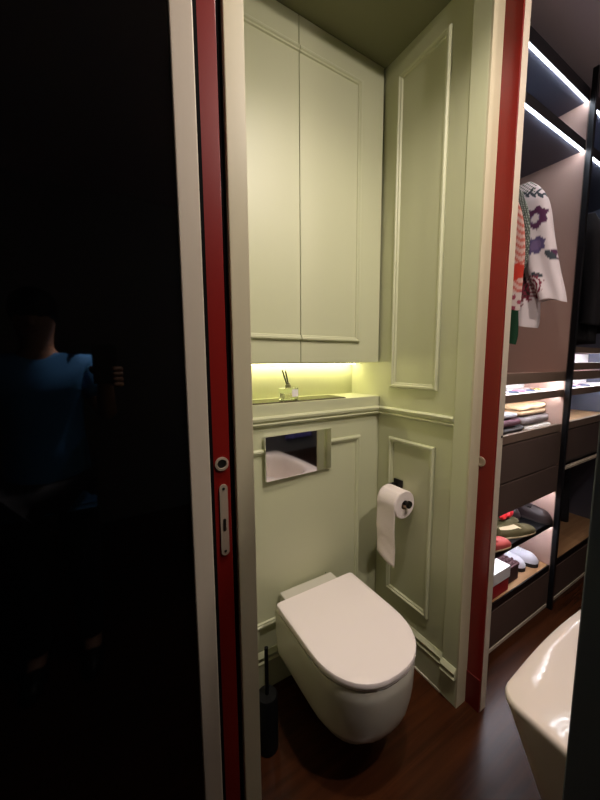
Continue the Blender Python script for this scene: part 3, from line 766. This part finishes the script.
for s_ in (-1, 1):
    obj('eye', (lambda m: (m.ellipsoid(W_((s_*.03, .098, 1.595)), (.011, .008, .008)), m)[1])(MB()), M_DARKHOLE, pe, smooth='all')
    obj('shoe', (lambda m: (m.ellipsoid(W_((s_*.107, .055, .045)), (.046, .125, .045)), m)[1])(MB()), M_DARKHOLE, pe, smooth='all')
obj('mouth', (lambda m: (m.ellipsoid(W_((0, .103, 1.535)), (.022, .006, .005)), m)[1])(MB()), mat('lips', srgb(150, 84, 80), .5), pe, smooth='all')
# right hand around the phone
hx, hy, hz = QX+.235, QY+.375, 1.345
fg = [(hx, hy, hz)]; fe = []; fr = [.024]
def chain(pts, rs):
    prev = 0
    for p, r in zip(pts, rs):
        fg.append(p); fr.append(r); fe.append((prev, len(fg)-1)); prev = len(fg)-1
for k in range(4):
    z = 1.345 + .018*(k-1.2)
    chain([(hx+.036, hy+.028+.003*k, z), (hx+.050, hy+.058, z+.004), (hx+.046, hy+.082, z+.006), (hx+.022, hy+.092, z+.006)], [.011, .0095, .0085, .007])
chain([(hx-.020, hy+.022, hz+.018), (hx-.036, hy+.042, hz+.032), (hx-.040, hy+.060, hz+.046)], [.012, .010, .008])
skin('hand', fg, fe, fr, M_SKIN, pe, 0, 1)
lh = W_(pp[15])
fg = [lh]; fe = []; fr = [.026]
for k in range(4):
    y = lh[1]+.015*(k-1.5)
    chain([(lh[0], y, lh[2]-.045), (lh[0]+.005, y, lh[2]-.085), (lh[0]+.014, y, lh[2]-.118+abs(k-1.5)*.006)], [.012, .0095, .0075])
chain([(lh[0]+.014, lh[1]+.030, lh[2]-.02), (lh[0]+.018, lh[1]+.042, lh[2]-.055)], [.012, .009])
skin('hand', fg, fe, fr, M_SKIN, pe, 0, 1)
sm_ = thing('smartphone', (hx+.003, hy+.070, 1.335), 'smartphone held up by the reflected person', 'phone')
obj('case', MB().box(hx-.034, hx+.040, hy+.066, hy+.074, 1.332, 1.468, .003), M_DARKHOLE, sm_)
obj('screen', MB().box(hx-.031, hx+.037, hy+.0648, hy+.066, 1.337, 1.463), mat('phone_screen', srgb(50, 50, 44), .1), sm_)

# ------------------------------------------------------------------ lavender towel added on the rear wall for a blue reflection in the chrome plate
tw = thing('towel', (2.80, -1.95, .22), 'lavender towel added on the wall behind for the blue reflection in the flush plate', 'towel')
mb = MB(); rings = []
for i in range(25):
    z = 0.92 - .70*i/24; ring = []
    for k in range(48):
        a = 2*PI*k/48
        wd = .10 + .16*min(1, i/10); x = 2.80 + wd*math.cos(a)
        ring.append((x, -1.945 + .022*math.sin(a) + .014*math.sin(x*38)*min(1, i/5), z))
    rings.append(ring)
mb.loft(rings); obj('cloth', mb, mat('lavender_terry', srgb(128, 124, 206), .95, bump=.4, bscale=200), tw, smooth='all')
obj('hook', MB().tube([(2.80, -1.999, 0.95), (2.80, -1.95, 0.95), (2.80, -1.93, 0.935), (2.80, -1.925, 0.955)], .006, 10), M_CHROME, tw, smooth=True)

# ------------------------------------------------------------------ ceiling downlights, globe lamp and an added shoulder spot
def downlight(x, y, label, power, aim, spot, blend, z=ZC):
    t = thing('downlight', (x, y, z), label, 'downlight', 'ceiling downlights')
    mb = MB(); rings = []
    for r, h in ((.046, -.001), (.046, -.006), (.036, -.010), (.034, -.002)):
        rings.append([(x+r*math.cos(2*PI*k/32), y+r*math.sin(2*PI*k/32), z+h) for k in range(32)])
    rings.append(rings[0]); mb.loft(rings, False, False)
    obj('ring', mb, M_WHITE, t, smooth=True)
    obj('lens', MB().lathe((x, y, z-.004), [(.033, 0), (.033, .002)], 32), MATS.get('lamp_lens') or emit('lamp_lens', LAMP_COL, 8), t)
    area_light('lamp', t, (x, y, z-.016), power, spot, blend, aim)
    return t
downlight(.99, -.26, 'downlight over the white basin', LAMP_A, (.72, 1.17, 1.45), math.radians(110), 1.0)
gb = thing('ceiling_lamp', (1.83, -.28, 2.58), 'second bathroom lamp, globe form added to brighten the ceiling', 'lamp')  # lamp read off a cabinet highlight; globe form added to light the ceiling
obj('globe', (lambda m: (m.ellipsoid((1.83, -.28, 2.66), (.08, .08, .08), 32, 20), m)[1])(MB()), emit('added_globe', LAMP_COL, LAMP_B*1.0), gb, smooth='all')
obj('stem', MB().cyl((1.83, -.28, 2.735), (1.83, -.28, ZC), .012, 16), M_CHROME, gb, smooth=True)
downlight(.47, -.56, 'added spot aimed at the shoulder of the photographer', LAMP_C, (-.105, -.50, 1.42), math.radians(11), .5)  # added narrow spot that brightens the reflected shoulder
downlight(.70, .40, 'downlight just in front of the niche opening', LAMP_D, (.74, .80, .4), math.radians(116), 1.0)
